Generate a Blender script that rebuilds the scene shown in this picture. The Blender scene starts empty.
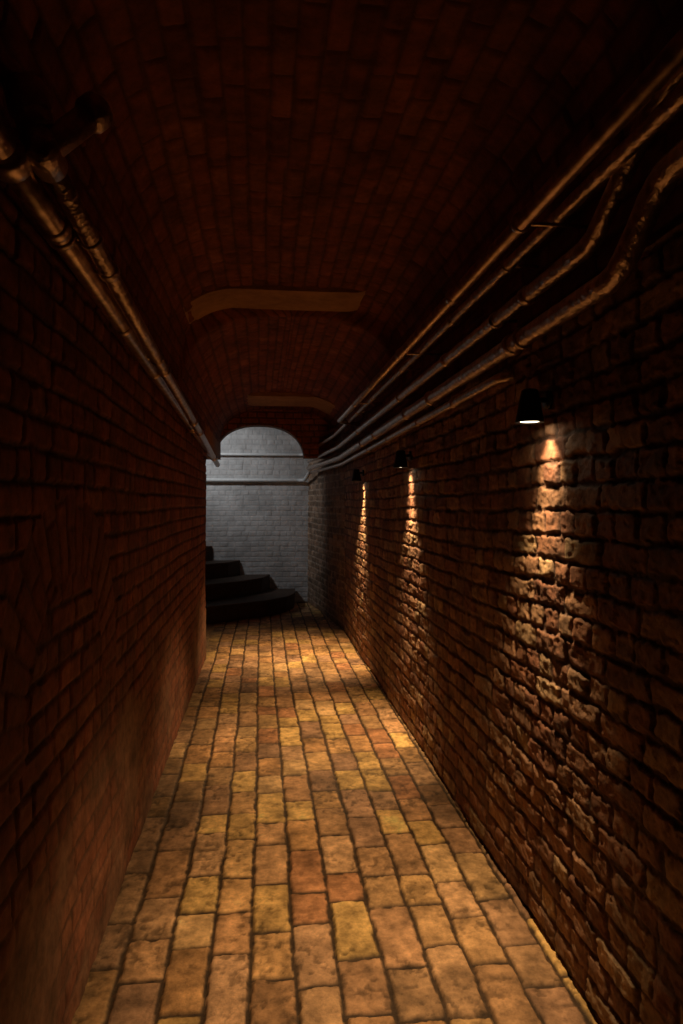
import bpy, math
import numpy as np
from mathutils import Vector
import bmesh

sc = bpy.context.scene
try:
    sc.view_settings.view_transform = 'Standard'
    sc.view_settings.look = 'None'
    sc.view_settings.exposure = 0.0
except Exception as e:
    print(e)

# ------------------------------------------------------------ noise helpers
def hsh(i, j, s=0.0):
    v = np.sin(i * 127.1 + j * 311.7 + s * 74.7) * 43758.5453
    return v - np.floor(v)

def vnoise(x, y, s=0.0):
    i = np.floor(x); j = np.floor(y)
    fx = x - i; fy = y - j
    fx = fx * fx * (3 - 2 * fx); fy = fy * fy * (3 - 2 * fy)
    a = hsh(i, j, s); b = hsh(i + 1, j, s); c = hsh(i, j + 1, s); d = hsh(i + 1, j + 1, s)
    return (a * (1 - fx) + b * fx) * (1 - fy) + (c * (1 - fx) + d * fx) * fy

def fbm(x, y, s=0.0, o=4):
    r = 0; a = 0.5; t = 0
    for k in range(o):
        r = r + a * vnoise(x, y, s + k * 3.3); t += a
        x = x * 2.03; y = y * 2.03; a *= 0.5
    return r / t

def sstep(a, b, x):
    t = np.clip((x - a) / (b - a), 0, 1)
    return t * t * (3 - 2 * t)

def brick(a, b, L=0.23, ch=0.08, alt=None, seed=0.0, jit=0.12, joint=0.012, warp=0.006, bev=0.008, stag=True, erode=0.0):
    a0_, b0_ = a, b
    a = a + (fbm(a * 9, b * 9, seed + 5, 2) - 0.5) * warp * 2
    b = b + (fbm(a * 7, b * 9, seed + 9, 3) - 0.5) * warp * 2 + (vnoise(a * 0.9, b * 0.7, seed + 2) - 0.5) * 0.018
    c = np.floor(b / ch)
    if alt is None:
        Lc = L * (1 + 0 * c)
    else:
        Lc = np.where(np.mod(c, 2) < 1, L, alt)
    off = np.where(np.mod(c, 2) < 1, 0.0, 0.5) + (hsh(c, 0 * c + 3, seed) - 0.5) * 0.5
    if not stag:
        off = hsh(c, 0 * c + 3, seed)
    x = a / Lc + off
    k0 = np.round(x)
    j0 = k0 + (hsh(k0, c, seed + 1) - 0.5) * 2 * jit
    cell = np.where(x >= j0, k0, k0 - 1)
    lo = cell + (hsh(cell, c, seed + 1) - 0.5) * 2 * jit
    hi = cell + 1 + (hsh(cell + 1, c, seed + 1) - 0.5) * 2 * jit
    da = np.minimum(x - lo, hi - x) * Lc
    fb = b - c * ch
    db = np.minimum(fb, ch - fb)
    R = 0.012
    dd = np.where((da < R) & (db < R), R - np.sqrt(np.clip((R - da) ** 2 + (R - db) ** 2, 0, None)), np.minimum(da, db))
    if erode:
        dd = dd - erode * (fbm(a0_ * 32, b0_ * 32, seed + 88, 3) - 0.42)
    m = sstep(joint * 0.35, joint * 0.35 + bev, dd)
    return m, hsh(cell, c, seed + 11), hsh(cell, c, seed + 17), hsh(cell, c, seed + 23)

def palette(r, cols):
    cols = np.array(cols, dtype=float)
    n = len(cols)
    i = np.clip((r * n).astype(int), 0, n - 1)
    return cols[i]

# ------------------------------------------------------------ mesh building
class B:
    def __init__(s):
        s.v = []; s.f = []; s.c = []; s.n = 0
    def grid(s, P, C):
        h, w, _ = P.shape
        idx = np.arange(h * w).reshape(h, w) + s.n
        q = np.stack([idx[:-1, :-1], idx[:-1, 1:], idx[1:, 1:], idx[1:, :-1]], -1).reshape(-1, 4)
        s.v.append(P.reshape(-1, 3)); s.c.append(C.reshape(-1, 3)); s.f.append(q); s.n += h * w
    def box(s, lo, hi, col=(0.1, 0.05, 0.03)):
        x0, y0, z0 = lo; x1, y1, z1 = hi
        v = np.array([[x0,y0,z0],[x1,y0,z0],[x1,y1,z0],[x0,y1,z0],[x0,y0,z1],[x1,y0,z1],[x1,y1,z1],[x0,y1,z1]], float)
        q = np.array([[0,3,2,1],[4,5,6,7],[0,1,5,4],[1,2,6,5],[2,3,7,6],[3,0,4,7]]) + s.n
        s.v.append(v); s.f.append(q); s.c.append(np.tile(np.array(col, float), (8, 1))); s.n += 8
    def make(s, name, mat, smooth=True):
        v = np.concatenate(s.v); f = np.concatenate(s.f); c = np.concatenate(s.c)
        me = bpy.data.meshes.new(name)
        me.vertices.add(len(v)); me.vertices.foreach_set('co', v.astype(np.float32).ravel())
        me.loops.add(f.size); me.loops.foreach_set('vertex_index', f.astype(np.int32).ravel())
        me.polygons.add(len(f))
        me.polygons.foreach_set('loop_start', np.arange(0, f.size, 4, dtype=np.int32))
        me.update(calc_edges=True)
        me.polygons.foreach_set('use_smooth', np.full(len(f), smooth))
        at = me.color_attributes.new('Col', 'FLOAT_COLOR', 'POINT')
        at.data.foreach_set('color', np.concatenate([c, np.ones((len(c), 1))], 1).astype(np.float32).ravel())
        me.materials.append(mat)
        me.validate()
        o = bpy.data.objects.new(name, me); sc.collection.objects.link(o)
        return o

# ------------------------------------------------------------ materials
def nt(name):
    m = bpy.data.materials.new(name); m.use_nodes = True
    n = m.node_tree; b = n.nodes['Principled BSDF']
    return m, n, b

def brick_mat(name, rough=0.8, spec=0.3, bump=0.35, scale=90, var=0.5, mid=16):
    m, n, b = nt(name)
    A = n.nodes.new('ShaderNodeAttribute'); A.attribute_name = 'Col'
    T = n.nodes.new('ShaderNodeTexCoord')
    N = n.nodes.new('ShaderNodeTexNoise'); N.inputs['Scale'].default_value = scale; N.inputs['Detail'].default_value = 6
    N.inputs['Roughness'].default_value = 0.7
    N2 = n.nodes.new('ShaderNodeTexNoise'); N2.inputs['Scale'].default_value = mid; N2.inputs['Detail'].default_value = 8
    N2.inputs['Roughness'].default_value = 0.72
    n.links.new(T.outputs['Object'], N.inputs['Vector']); n.links.new(T.outputs['Object'], N2.inputs['Vector'])
    mr = n.nodes.new('ShaderNodeMapRange'); mr.inputs['From Min'].default_value = 0.3; mr.inputs['From Max'].default_value = 0.7
    mr.inputs['To Min'].default_value = 1 - var; mr.inputs['To Max'].default_value = 1 + var * 0.5
    n.links.new(N2.outputs['Fac'], mr.inputs['Value'])
    mx = n.nodes.new('ShaderNodeVectorMath'); mx.operation = 'SCALE'
    n.links.new(A.outputs['Color'], mx.inputs[0]); n.links.new(mr.outputs['Result'], mx.inputs['Scale'])
    n.links.new(mx.outputs['Vector'], b.inputs['Base Color'])
    rr = n.nodes.new('ShaderNodeMapRange'); rr.inputs['To Min'].default_value = rough - 0.15; rr.inputs['To Max'].default_value = min(1, rough + 0.15)
    n.links.new(N.outputs['Fac'], rr.inputs['Value']); n.links.new(rr.outputs['Result'], b.inputs['Roughness'])
    b.inputs['Specular IOR Level'].default_value = spec
    bu = n.nodes.new('ShaderNodeBump'); bu.inputs['Strength'].default_value = bump; bu.inputs['Distance'].default_value = 0.006
    n.links.new(N.outputs['Fac'], bu.inputs['Height']); n.links.new(bu.outputs['Normal'], b.inputs['Normal'])
    return m

def metal_mat(name, col, rough=0.35, metallic=0.9, bump=0.15, scale=(25, 25, 25), var=0.5):
    m, n, b = nt(name)
    T = n.nodes.new('ShaderNodeTexCoord')
    N = n.nodes.new('ShaderNodeTexNoise'); N.inputs['Scale'].default_value = scale[0]; N.inputs['Detail'].default_value = 5
    n.links.new(T.outputs['Object'], N.inputs['Vector'])
    cr = n.nodes.new('ShaderNodeValToRGB')
    cr.color_ramp.elements[0].position = 0.35; cr.color_ramp.elements[1].position = 0.7
    cr.color_ramp.elements[0].color = tuple(c * (1 - var) for c in col) + (1,)
    cr.color_ramp.elements[1].color = tuple(col) + (1,)
    n.links.new(N.outputs['Fac'], cr.inputs['Fac']); n.links.new(cr.outputs['Color'], b.inputs['Base Color'])
    b.inputs['Metallic'].default_value = metallic; b.inputs['Roughness'].default_value = rough
    bu = n.nodes.new('ShaderNodeBump'); bu.inputs['Strength'].default_value = bump; bu.inputs['Distance'].default_value = 0.01
    n.links.new(N.outputs['Fac'], bu.inputs['Height']); n.links.new(bu.outputs['Normal'], b.inputs['Normal'])
    return m

M_right = brick_mat('worn_brick', 0.72, 0.4, 1.0, 100, 0.5, 30)
M_left = brick_mat('old_red_brick', 0.8, 0.3, 0.4, 80, 0.5, 24)
M_vault = brick_mat('vault_brick', 0.8, 0.25, 0.4, 80)
M_floor = brick_mat('clay_pavers', 0.72, 0.3, 0.7, 80, 0.6, 22)
M_white = brick_mat('painted_white_brick', 0.7, 0.3, 0.3, 60, 0.2)
M_step = brick_mat('dark_stone', 0.7, 0.3, 0.3, 40, 0.4)
M_plaster = brick_mat('plaster', 0.85, 0.2, 0.15, 40, 0.25)
M_pipe = metal_mat('aged_metal_pipe', (0.78, 0.60, 0.48), 0.32, 0.9, 0.10, var=.5)
M_foil = metal_mat('wrinkled_foil_wrap', (0.76, 0.59, 0.48), 0.28, 0.9, 0.8, (34, 34, 34), var=.5)
M_wpipe = metal_mat('white_painted_pipe', (0.66, 0.65, 0.63), 0.5, 0.0, 0.05, var=.15)
M_black = metal_mat('black_powder_coat', (0.012, 0.011, 0.010), 0.45, 0.2, 0.05)

XL, XR = -0.54, 0.97
YB = -2.2
def ygrid(y1, y0=1.0, ratio=1.0036):
    n = int(math.log(y1 / y0) / math.log(ratio))
    return np.concatenate([np.arange(YB, y0, 0.03), y0 * (y1 / y0) ** (np.arange(n + 1) / n)])

def shade(col, a, b, seed, amt=0.35, sc_=6):
    n = fbm(a * sc_, b * sc_, seed, 4)
    return col * (1 + (n[..., None] - 0.5) * 2 * amt)

# ------------------------------------------------------------ right wall
ZW = 2.16
def wall_field(Y, Z, seed, cols, mort, L=0.235, alt=0.118, ch=0.082, rough=1.0, joint=0.010, depth=0.009, offs=0.006, warp=0.007, erode=0.0):
    m, r1, r2, r3 = brick(Y, Z, L, ch, alt, seed, 0.08, joint, warp, 0.006, True, erode)
    er = fbm(Y * 12, Z * 22, seed + 31, 4)
    er2 = fbm(Y * 4, Z * 4, seed + 33, 3)
    pit = sstep(0.60, 0.72, fbm(Y * 26, Z * 40, seed + 41, 4))
    fl = sstep(0.45, 0.75, fbm(Y * 3.1, Z * 3.1, seed + 61, 3))
    mm = m + (1 - m) * fl * 0.5
    h = mm * depth + m * (r2 - 0.5) * offs + (er - 0.5) * 0.013 * rough * (0.4 + er2) - pit * 0.003 * rough + (fbm(Y * 55, Z * 55, seed + 7, 3) - 0.5) * 0.006 * rough
    h = h + (fbm(Y * 1.2, Z * 1.2, seed + 55, 2) - 0.5) * 0.02
    c = palette(r1, cols) * (0.8 + 0.4 * r3[..., None])
    mt = np.array(mort) * np.ones_like(c)
    C = c * m[..., None] + mt * (1 - m[..., None])
    C = shade(C, Y, Z, seed + 70, 0.6, 12)
    return h, np.clip(C, 0.003, 1), m

right_cols = [(.33,.17,.09),(.27,.12,.06),(.39,.22,.115),(.31,.145,.075),(.24,.10,.052),(.44,.28,.145),(.26,.11,.056),(.36,.19,.10)]
ys = ygrid(8.07); zs = np.arange(0, ZW + 0.001, 0.0055)
Y, Z = np.meshgrid(ys, zs, indexing='ij')
h, C, m = wall_field(Y, Z, 3.0, right_cols, (.13,.065,.038), erode=0.022, warp=0.009)
P = np.stack([XR - h + 0.010, Y, Z], -1)
b = B(); b.grid(P, C); b.box((XR + 0.06, YB, 0), (XR + 0.3, 8.07, ZW + 0.3)); wr = b.make('wall_right', M_right)

# angled return wall at the far right
t = np.linspace(0, 1, 260); x0, y0, x1, y1 = XR, 8.05, 0.70, 10.50
Lw = math.hypot(x1 - x0, y1 - y0)
zs2 = np.arange(0, 3.2, 0.012)
T_, Z = np.meshgrid(t * Lw, zs2, indexing='ij')
h, C, m = wall_field(T_, Z, 8.0, [(.30,.18,.11),(.23,.14,.085),(.36,.22,.14),(.19,.115,.07)], (.40,.28,.20), joint=0.014)
nx, ny = -(y1 - y0) / Lw, (x1 - x0) / Lw
P = np.stack([x0 + (x1 - x0) * T_ / Lw + nx * (h - 0.01), y0 + (y1 - y0) * T_ / Lw + ny * (h - 0.01), Z], -1)
b = B(); b.grid(P, C); b.make('wall_right_angled', M_right)

# ------------------------------------------------------------ left wall
YLE = 6.8
ys = ygrid(YLE); zs = np.arange(0, ZW + 0.001, 0.008)
Y, Z = np.meshgrid(ys, zs, indexing='ij')
left_cols = [(.235,.069,.029),(.21,.061,.027),(.26,.082,.036),(.18,.053,.024),(.24,.086,.038)]
h, C, m = wall_field(Y, Z, 13.0, left_cols, (.09,.033,.017), rough=0.5, depth=0.008, offs=0.004, warp=0.005, erode=0.012)
yc, zc = 2.05, 0.92
r = np.hypot(Y - yc, Z - zc); th = np.arctan2(Z - zc, Y - yc)
ma, q1, q2, q3 = brick(r - 0.38 + 0.003, th * 0.5, 0.24, 0.082, None, 21.0, 0.02, 0.008, 0.001)
ha = ma * 0.004 + (fbm(Y * 20, Z * 20, 4, 3) - .5) * 0.006
Ca = palette(q1, left_cols) * 0.95 * ma[..., None] + np.array((.14,.05,.025)) * (1 - ma[..., None])
ring = ((r > 0.38) & (r < 0.61) & (Z > zc - 0.05)).astype(float)
hbase = (fbm(Y * 1.2, Z * 1.2, 13.0 + 55, 2) - 0.5) * 0.02
h = h * (1 - ring) + (ha + 0.003 + hbase) * ring
C = C * (1 - ring[..., None]) + Ca * ring[..., None]
edge = 0.62 + (fbm(Y * 2.2, Z * 2.2, 90, 4) - 0.5) * 0.9
pm = sstep(edge + 0.10, edge - 0.12, Z) * (0.25 + 0.6 * sstep(.4, .6, fbm(Y * 3, Z * 3, 97, 4)))
hp = 0.008 + (fbm(Y * 7, Z * 7, 91, 4) - 0.5) * 0.014 + (fbm(Y * 45, Z * 45, 93, 3) - 0.5) * 0.005
h = h * (1 - pm) + hp * pm
Cp = shade(np.array((.20,.10,.053)) * np.ones_like(C), Y, Z, 95, 0.8, 7)
C = C * (1 - pm[..., None]) + Cp * pm[..., None]
P = np.stack([XL + h - 0.015, Y, Z], -1)
b = B(); b.grid(P, np.clip(C, .003, 1)); b.box((XL - 0.30, YB, 0), (XL - 0.03, YLE, ZW + 0.25), (.2,.1,.05)); b.box((-2.2, YLE-0.25, 0), (XL - 0.015, YLE, 3.2), (.2,.1,.06))
b.make('wall_left', M_left)

# ------------------------------------------------------------ vault
XC, A_ = (XL + XR) / 2, (XR - XL) / 2 + 0.02
ZS = 2.10
YV = 9.0
def vpar(y):
    k = sstep(4.70, 4.75, y); k2 = sstep(5.0, 7.8, y)
    return 0.77 - 0.06 * k - 0.06 * k2, 4.2 - 1.3 * k
def vault_pts(y, s):
    rise, n = vpar(y)
    th = math.pi * (1 - s)
    c = np.cos(th); sn = np.sin(th)
    x = XC + A_ * np.sign(c) * np.abs(c) ** (2 / n)
    z = ZS + rise * np.abs(sn) ** (2 / n)
    return x, z
def vault_z(x, y):
    rise, n = vpar(y)
    return ZS + rise * np.clip(1 - np.clip(np.abs((x - XC) / A_), 0, 1) ** n, 0, 1) ** (1 / n)
ss = 0.5 - 0.5 * np.cos(np.linspace(0, math.pi, 6001)); vx, vz = vault_pts(np.zeros(6001), ss)
arc = np.concatenate([[0], np.cumsum(np.hypot(np.diff(vx), np.diff(vz)))]); LA = arc[-1]
NA = 260
sa = np.interp(np.linspace(0, LA, NA), arc, ss)
ys = ygrid(YV, ratio=1.0042)
Y, S = np.meshgrid(ys, sa, indexing='ij'); AR = np.interp(S, ss, arc)
m, r1, r2, r3 = brick(Y, AR, 0.235, 0.078, None, 33.0, 0.1, 0.010, 0.006)
h = m * (0.009 + (r2 - .5) * 0.007 + (fbm(Y * 14, AR * 14, 35, 3) - .5) * 0.008)
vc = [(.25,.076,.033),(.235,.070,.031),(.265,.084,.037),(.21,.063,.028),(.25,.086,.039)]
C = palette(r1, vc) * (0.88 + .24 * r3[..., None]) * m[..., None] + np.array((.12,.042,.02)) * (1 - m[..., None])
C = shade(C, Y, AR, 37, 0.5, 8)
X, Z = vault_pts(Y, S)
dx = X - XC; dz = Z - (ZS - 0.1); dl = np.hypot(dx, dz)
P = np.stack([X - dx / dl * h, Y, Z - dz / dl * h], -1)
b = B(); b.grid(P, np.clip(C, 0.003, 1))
b.box((-0.9, YB, 3.05), (1.3, 9.3, 3.3), (.2,.08,.04))
b.make('ceiling', M_vault)

def rib(name, xa, xb, ya, yb, zmax):
    xs = np.linspace(xa, xb, 90); yy = np.linspace(ya, yb, 16)
    Xg, Yg = np.meshgrid(xs, yy, indexing='ij')
    t = (Xg - xa) / (xb - xa); tap = sstep(0, .1, t) * sstep(1, .9, t)
    zn = vault_z(xs, np.full_like(xs, ya))[:, None]
    zz = np.minimum(zn - 0.022 * tap + 0.004 * (1 - tap), zmax + 0.02 * (1 - tap)) + (fbm(Xg * 6, Yg * 6, 3, 3) - .5) * 0.008
    C = shade(np.array((.42,.235,.12)) * np.ones(Xg.shape + (3,)), Xg, Yg, 44, 0.3, 6)
    b = B(); b.grid(np.stack([Xg, Yg, zz], -1), C)
    for e in (0, -1):
        col = np.stack([Xg[:, e], Yg[:, e], zz[:, e]], -1); top = col.copy(); top[:, 2] += 0.14
        b.grid(np.stack([col, top], 0), np.stack([C[:, e], C[:, e]], 0))
    return b.make(name, M_plaster)
rib('ceiling_rib', -0.52, 0.70, 4.28, 4.70, 2.835)
rib('ceiling_rib.001', -0.22, 0.88, 7.60, 8.35, 2.70)

# arch wall
xs = np.linspace(-0.62, 1.0, 200)
def openz(x):
    xc, hw = -0.03, 0.58
    u = np.clip(np.abs((x - xc) / hw), 0, 1)
    return 2.12 + 0.42 * (1 - u ** 2.4) ** (1 / 2.0)
vv = np.linspace(0, 1, 90)
Xg, Vg = np.meshgrid(xs, vv, indexing='ij'); z0 = openz(Xg); Zg = z0 + (3.05 - z0) * Vg
m, r1, r2, r3 = brick(Xg, Zg, 0.235, 0.08, 0.118, 51.0, 0.08, 0.012, 0.006)
C = 1.7 * palette(r1, vc) * m[..., None] + np.array((.16,.08,.045)) * (1 - m[..., None])
b = B(); b.grid(np.stack([Xg, 8.98 - m * .012, Zg], -1), C)
Cc = np.tile(np.array((.26,.14,.08)), (200, 1))
a0 = np.stack([xs, 8.98 + 0 * xs, openz(xs)], -1); a1 = a0.copy(); a1[:, 1] = 9.2
b.grid(np.stack([a0, a1], 0), np.stack([Cc, Cc], 0))
b1 = a1.copy(); b1[:, 2] = 3.05
b.grid(np.stack([a1, b1], 0), np.stack([Cc, Cc], 0))
b.make('wall_arch', M_vault)

b = B(); b.box((XL - 0.22, YLE, ZS), (XL - 0.005, 9.2, 3.2), (.30,.14,.07)); b.make('wall_header_left', M_left)
b = B(); b.box((-2.4, YLE - .25, 0), (-2.2, 10.8, 3.4), (.3,.28,.26)); b.make('wall_stairwell_left', M_white)
b = B(); b.box((-2.4, YLE - .25, 3.2), (XL - .2, 10.8, 3.4), (.3,.28,.26)); b.box((XL - .2, 9.2, 3.2), (1.3, 10.8, 3.4), (.3,.28,.26)); b.make('ceiling_stairwell', M_white)
b = B(); b.box((-0.9, YB - .2, 0), (1.3, YB, 3.2), (.2,.08,.04)); b.make('wall_back', M_left)

# end wall, white painted brick
xs = np.arange(-2.2, 0.9, 0.009); zs = np.arange(0, 3.21, 0.009)
X, Z = np.meshgrid(xs, zs, indexing='ij')
m, r1, r2, r3 = brick(X, Z, 0.23, 0.078, 0.115, 61.0, 0.08, 0.007, 0.005)
h = m * (0.0045 + (r2 - .5) * .004) + (fbm(X * 12, Z * 12, 63, 3) - .5) * .009
C = np.array((.57,.55,.53)) * (0.94 + 0.1 * r3[..., None]) * (0.85 + 0.15 * m[..., None])
C = shade(C, X, Z, 66, 0.35, 4)
b = B(); b.grid(np.stack([X, 10.5 - h, Z], -1), C); b.box((-2.4, 10.52, 0), (1.2, 10.8, 3.4), (.3,.3,.3)); b.make('wall_end', M_white)

# ------------------------------------------------------------ floor
ys = ygrid(10.5); xs = np.arange(-0.60, 1.02, 0.006)
Y, X = np.meshgrid(ys, xs, indexing='ij')
bb = X + 0.60 + (vnoise(X * 4, Y * 0.3, 71) - .5) * 0.03
m, r1, r2, r3 = brick(Y, bb, 0.27, 0.142, None, 72.0, 0.18, 0.008, 0.009, 0.008, False, 0.014)
pits = sstep(0.56, 0.7, fbm(X * 40, Y * 40, 77, 3)) * sstep(0.4, 0.6, fbm(X * 5, Y * 5, 79, 2))
h = m * (0.008 + (r2 - .5) * .007 + (fbm(X * 9, Y * 9, 73, 3) - .5) * .008 - pits * .003) + (fbm(X * 50, Y * 50, 78, 2) - .5) * .002
fc = [(.68,.375,.15),(.62,.34,.155),(.74,.44,.15),(.58,.305,.135),(.68,.385,.165),(.56,.315,.16),(.64,.365,.175),(.78,.475,.16),(.52,.28,.135),(.66,.345,.135),(.70,.42,.18),(.58,.265,.115),(.68,.39,.155),(.48,.265,.14)]
C = palette(r1, fc) * (0.76 + .42 * r3[..., None])
C = shade(C, X, Y, 75, 0.75, 10)
grime = sstep(.46, .66, fbm(X * 2.3, Y * 1.6, 81, 4))
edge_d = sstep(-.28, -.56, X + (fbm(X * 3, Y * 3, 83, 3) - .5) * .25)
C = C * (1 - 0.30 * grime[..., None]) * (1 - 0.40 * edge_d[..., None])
C = C * (1 - 0.5 * pits[..., None])
C = C * m[..., None] + np.array((.07,.04,.02)) * (1 - m[..., None])
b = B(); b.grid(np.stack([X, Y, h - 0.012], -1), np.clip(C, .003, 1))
b.box((-2.2, YLE, -.2), (-0.58, 10.5, -0.004), (.25,.15,.08))
b.box((-0.6, YB, -.2), (1.0, 10.5, -0.06), (.2,.1,.05))
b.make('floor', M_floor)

# ------------------------------------------------------------ winding stairs
H = 0.22
plan = [
    [(-1.25, 8.45), (-0.72, 8.70), (0.05, 9.22), (0.34, 9.58), (0.46, 9.95), (0.50, 10.48), (-2.19, 10.48), (-2.19, 8.45)],
    [(-1.4, 8.85), (-0.78, 9.20), (-0.30, 9.62), (0.00, 10.05), (0.12, 10.48), (-2.19, 10.48), (-2.19, 8.85)],
    [(-1.5, 9.2), (-0.85, 9.80), (-0.50, 10.15), (-0.33, 10.48), (-2.19, 10.48), (-2.19, 9.2)],
    [(-1.6, 9.4), (-1.05, 10.0), (-0.74, 10.48), (-2.19, 10.48), (-2.19, 9.4)],
    [(-1.75, 9.5), (-1.35, 10.1), (-1.15, 10.48), (-2.19, 10.48), (-2.19, 9.5)],
    [(-1.9, 9.6), (-1.7, 10.2), (-1.6, 10.48), (-2.19, 10.48), (-2.19, 9.6)],
]
bm = bmesh.new()
for k, pts in enumerate(plan):
    for (za, zb, grow) in ((k * H, (k + 1) * H - 0.045, 0.0), ((k + 1) * H - 0.045, (k + 1) * H, 0.022)):
        vs = []
        for (px, py) in pts:
            if grow and py < 10.47 and px > -2.18:
                px += grow * 0.55; py -= grow
            vs.append(bm.verts.new((px, py, za)))
        f = bm.faces.new(vs)
        r = bmesh.ops.extrude_face_region(bm, geom=[f])
        nv = [e for e in r['geom'] if isinstance(e, bmesh.types.BMVert)]
        bmesh.ops.translate(bm, verts=nv, vec=(0, 0, zb - za))
bmesh.ops.recalc_face_normals(bm, faces=bm.faces)
me = bpy.data.meshes.new('winding_staircase'); bm.to_mesh(me); bm.free()
at = me.color_attributes.new('Col', 'FLOAT_COLOR', 'POINT')
at.data.foreach_set('color', np.tile(np.array([.08,.05,.035,1], np.float32), (len(me.vertices), 1)).ravel())
me.materials.append(M_step)
o = bpy.data.objects.new('winding_staircase', me); sc.collection.objects.link(o)
bv = o.modifiers.new('bev', 'BEVEL'); bv.width = 0.008; bv.segments = 2; bv.limit_method = 'ANGLE'

# ------------------------------------------------------------ pipes
def fillet(pts, r=0.05, n=6):
    pts = [Vector(p) for p in pts]; out = [pts[0]]
    for i in range(1, len(pts) - 1):
        a, p, c = pts[i - 1], pts[i], pts[i + 1]
        d1 = (a - p); d2 = (c - p); k = min(r, d1.length * .45, d2.length * .45)
        s = p + d1.normalized() * k; e = p + d2.normalized() * k
        for j in range(n + 1):
            t = j / n; out.append(s * (1 - t) ** 2 + p * 2 * t * (1 - t) + e * t * t)
    out.append(pts[-1]); return out

def tube(b, pts, rad, seg=20, cap=True, step=None, wob=0.0):
    pts = [Vector(p) for p in pts]
    if step:
        o = [pts[0]]
        for i in range(1, len(pts)):
            n = max(1, int((pts[i] - pts[i - 1]).length / step))
            for j in range(1, n + 1): o.append(pts[i - 1].lerp(pts[i], j / n))
        pts = o
    rads = rad if isinstance(rad, (list, tuple)) else [rad] * len(pts)
    rings = []; up = None
    for i, p in enumerate(pts):
        t = (pts[min(i + 1, len(pts) - 1)] - pts[max(i - 1, 0)]).normalized()
        if up is None:
            up = Vector((0, 0, 1)) if abs(t.z) < 0.9 else Vector((1, 0, 0))
        up = (up - t * up.dot(t)).normalized(); sd = t.cross(up)
        ring = []
        for j in range(seg + 1):
            a = 2 * math.pi * j / seg
            rr = rads[i]
            if wob: rr *= 1 + wob * (math.sin(3 * a + i * 1.7) + math.sin(2 * a - i * 2.9)) * 0.5
            ring.append(p + (up * math.cos(a) + sd * math.sin(a)) * rr)
        rings.append(ring)
    if cap:
        rings = [[pts[0]] * (seg + 1)] + rings + [[pts[-1]] * (seg + 1)]
    P = np.array([[tuple(v) for v in r] for r in rings])
    b.grid(P, np.ones(P.shape) * .5)

def collar(b, p, d, r, L=0.04):
    p = Vector(p); d = Vector(d).normalized()
    tube(b, [p - d * L / 2, p - d * L / 2, p - d * L * .3, p + d * L * .3, p + d * L / 2, p + d * L / 2], [r * .98, r * 1.0, r * 1.22, r * 1.22, r, r * .98])

def pipe(name, pts, r, mat, collars=(), r_f=0.06, hang=None, wob=0.0, extra=None):
    b = B(); tube(b, fillet(pts, r_f), r, step=0.06 if wob else None, wob=wob)
    V = [Vector(p) for p in pts]
    def at_y(y):
        for i in range(len(V) - 1):
            if (V[i].y - y) * (V[i + 1].y - y) <= 0 and abs(V[i + 1].y - V[i].y) > .2:
                return V[i].lerp(V[i + 1], (y - V[i].y) / (V[i + 1].y - V[i].y)), (V[i + 1] - V[i])
    for y in collars:
        q = at_y(y)
        if q: collar(b, q[0], q[1], r * 1.03)
    if hang:
        for y in hang[0]:
            q = at_y(y)
            if q:
                p = q[0]; collar(b, p, q[1], r * 1.02, 0.022)
                tube(b, [p, p + Vector(hang[1])], 0.006, 8)
    if extra: extra(b)
    return b.make(name, mat)

Z0 = 1.5
pipe('ceiling_pipe', [(.74, YB + .02, Z0 + .81), (.74, 6.55, Z0 + .81), (.90, 6.75, Z0 + .81), (.96, 6.80, Z0 + .81)], .024, M_pipe, (2.6, 4.6), hang=((1.9, 3.6, 5.4), (.22, 0, .0)))
pipe('ceiling_pipe', [(.85, YB + .02, Z0 + .84), (.85, 8.0, Z0 + .82), (.66, 9.9, Z0 + .755)], .021, M_foil, (3.0, 5.2), hang=((2.3, 4.1, 6.0), (.11, 0, .0)), wob=.06)
pipe('ceiling_pipe', [(.89, YB + .02, Z0 + .98), (.89, 1.45, Z0 + .93), (.88, 1.75, Z0 + .70), (.88, 7.9, Z0 + .67), (.66, 9.7, Z0 + .62)], .026, M_foil, (2.2, 3.2), hang=((2.5, 4.3, 6.2), (.08, 0, .0)), wob=.07)
pipe('ceiling_pipe', [(.915, YB + .02, Z0 + .80), (.915, 1.48, Z0 + .76), (.905, 1.66, Z0 + .585), (.905, 7.9, Z0 + .55), (.66, 9.7, Z0 + .52)], .032, M_foil, (2.4, 3.6, 5.4), hang=((2.3, 4.2, 6.1), (.05, 0, .0)), wob=.04)
pipe('ceiling_pipe', [(.972, 2.55, Z0 + .50), (.93, 2.60, Z0 + .50), (.925, 7.9, Z0 + .475), (.70, 9.7, Z0 + .46)], .020, M_foil, (3.25, 5.0), hang=((4.0, 5.9), (.04, 0, .0)))
pipe('wall_pipe', [(-1.6, 10.445, Z0 + .765), (.60, 10.445, Z0 + .765), (.66, 10.30, Z0 + .765), (.67, 9.92, Z0 + .755)], .02, M_wpipe)
pipe('wall_pipe', [(-1.6, 10.44, Z0 + .375), (.58, 10.44, Z0 + .375), (.64, 10.30, Z0 + .375), (.665, 9.72, Z0 + .45)], .026, M_wpipe)

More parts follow.
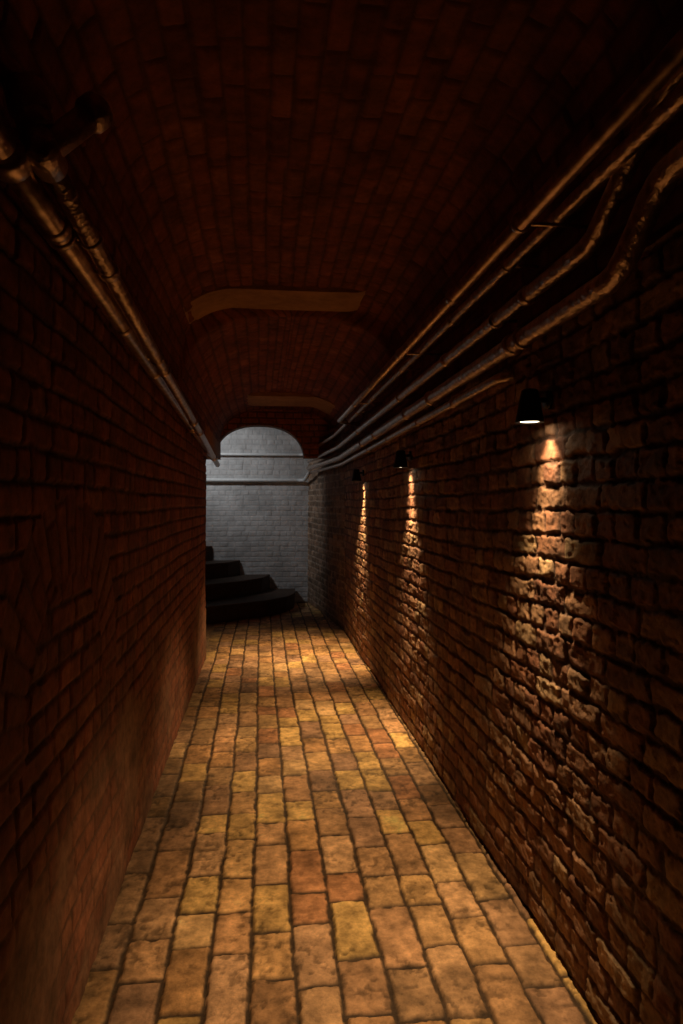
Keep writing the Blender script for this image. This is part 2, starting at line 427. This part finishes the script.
# left drains end in a wall tee next to the viewer
def tee(b):
    tube(b, [(-.43, 1.38, Z0 + .70), (-.43, 1.47, Z0 + .694)], .034)
    tube(b, fillet([(-.53, 1.40, Z0 + .715), (-.43, 1.42, Z0 + .70), (-.335, 1.48, Z0 + .825)], .03), .028, 20)
    collar(b, (-.345, 1.473, Z0 + .812), (.095, .06, .125), .030, .045)
    tube(b, fillet([(-.43, 1.42, Z0 + .70), (-.46, 1.42, Z0 + .80), (-.50, 1.42, Z0 + .86), (-.525, 1.42, Z0 + .87)], .05), .026, 20)
    collar(b, (-.458, 1.42, Z0 + .80), (-.2, 0, 1), .034, .07)
    collar(b, (-.445, 1.42, Z0 + .755), (-.4, 0, 1), .03, .04)
pipe('drain_pipe', [(-.43, 1.42, Z0 + .70), (-.43, 2.6, Z0 + .62), (-.43, 3.8, Z0 + .56), (-.43, 6.75, Z0 + .39)], .024, M_foil, (2.0, 3.1, 4.4), hang=((1.8, 2.9, 4.8, 6.2), (-.1, 0, .0)), extra=tee)
def tee2(b):
    tube(b, fillet([(-.49, 1.36, Z0 + .675), (-.50, 1.30, Z0 + .69), (-.53, 1.24, Z0 + .70)], .03), .031, 20)
    collar(b, (-.49, 1.40, Z0 + .674), (0, 1, 0), .034, .06)
pipe('drain_pipe', [(-.49, 1.36, Z0 + .675), (-.49, 2.0, Z0 + .65), (-.49, 6.75, Z0 + .49)], .029, M_pipe, (1.7, 2.5, 5.0), hang=((1.75, 3.2, 4.9, 6.3), (-.04, 0, .0)), extra=tee2)

# ------------------------------------------------------------ wall spotlights
def emis(name, col, s):
    m, n, bs = nt(name)
    bs.inputs['Emission Color'].default_value = (*col, 1); bs.inputs['Emission Strength'].default_value = s
    bs.inputs['Base Color'].default_value = (.8, .8, .8, 1)
    return m
M_lens = emis('lamp_lens', (1.0, .82, .56), 9.0)
WARM = (1.0, .69, .37)
for i, (ly, lz) in enumerate([(2.22, 1.835), (4.38, 1.80), (6.48, 1.785)]):
    root = bpy.data.objects.new('wall_spotlight', None); sc.collection.objects.link(root)
    root.location = (XR - 0.072, ly, lz)
    b = B()
    prof = [(.0, .055), (.020, .055), (.028, .050), (.032, .030), (.039, -.01), (.047, -.05), (.049, -.058), (.046, -.058), (.043, -.048), (.038, -.035), (.0, -.035)]
    seg = 32
    P = np.array([[(r * math.cos(2 * math.pi * j / seg), r * math.sin(2 * math.pi * j / seg), z) for j in range(seg + 1)] for r, z in prof])
    b.grid(P, np.ones(P.shape) * .02)
    o = b.make('lamp_shade', M_black); o.parent = root
    b = B(); tube(b, [(0.0, 0, .02), (.062, 0, .02)], .009, 12); tube(b, [(.056, 0, .02), (.070, 0, .02)], .03, 24)
    o = b.make('wall_bracket', M_black); o.parent = root
    b = B(); P = np.array([[(r * math.cos(2 * math.pi * j / seg), r * math.sin(2 * math.pi * j / seg), z) for j in range(seg + 1)] for r, z in [(0, -.056), (.030, -.054), (.0435, -.050)]])
    b.grid(P, np.ones(P.shape)); o = b.make('lamp_lens', M_lens); o.parent = root
    for nm, W, ang, bl, tilt, rad in (('beam', 11, 70, 1.0, 27, .013), ('spill', (112, 155, 195)[i], (80, 82, 84)[i], 1.0, -18, .025)):
        L = bpy.data.lights.new(nm, 'SPOT'); L.energy = W; L.color = WARM; L.spot_size = math.radians(ang); L.spot_blend = bl; L.shadow_soft_size = rad
        lo = bpy.data.objects.new(nm, L); sc.collection.objects.link(lo); lo.parent = root
        lo.location = (0, 0, -.068)
        lo.rotation_euler = (math.radians(9 if i == 2 else (4 if i == 0 else 0)) if nm == 'spill' else 0, math.radians(-tilt), 0)

# stairwell light (cool, up the stairs)
L = bpy.data.lights.new('stairwell_light', 'SPOT'); L.energy = 64; L.color = (.90, .95, 1.0); L.shadow_soft_size = .15; L.spot_size = math.radians(90); L.spot_blend = 1.0
lo = bpy.data.objects.new('stairwell_light', L); sc.collection.objects.link(lo)
lo.location = (-1.5, 9.3, 2.8)
lo.rotation_euler = (Vector((-0.10, 10.5, 1.85)) - Vector(lo.location)).to_track_quat('-Z', 'Y').to_euler()

w = bpy.data.worlds.new('World'); sc.world = w; w.use_nodes = True
w.node_tree.nodes['Background'].inputs[0].default_value = (0, 0, 0, 1)

# ------------------------------------------------------------ camera
cd = bpy.data.cameras.new('camera'); co = bpy.data.objects.new('camera', cd); sc.collection.objects.link(co)
cd.sensor_fit = 'VERTICAL'; cd.sensor_height = 36; cd.lens = 24; cd.clip_start = .02
co.location = (0, 0, 1.5)
yaw = math.atan(79.5 / 683); pitch = math.radians(-0.6)
co.rotation_euler = (math.pi / 2 + pitch, 0, -yaw)
sc.camera = co
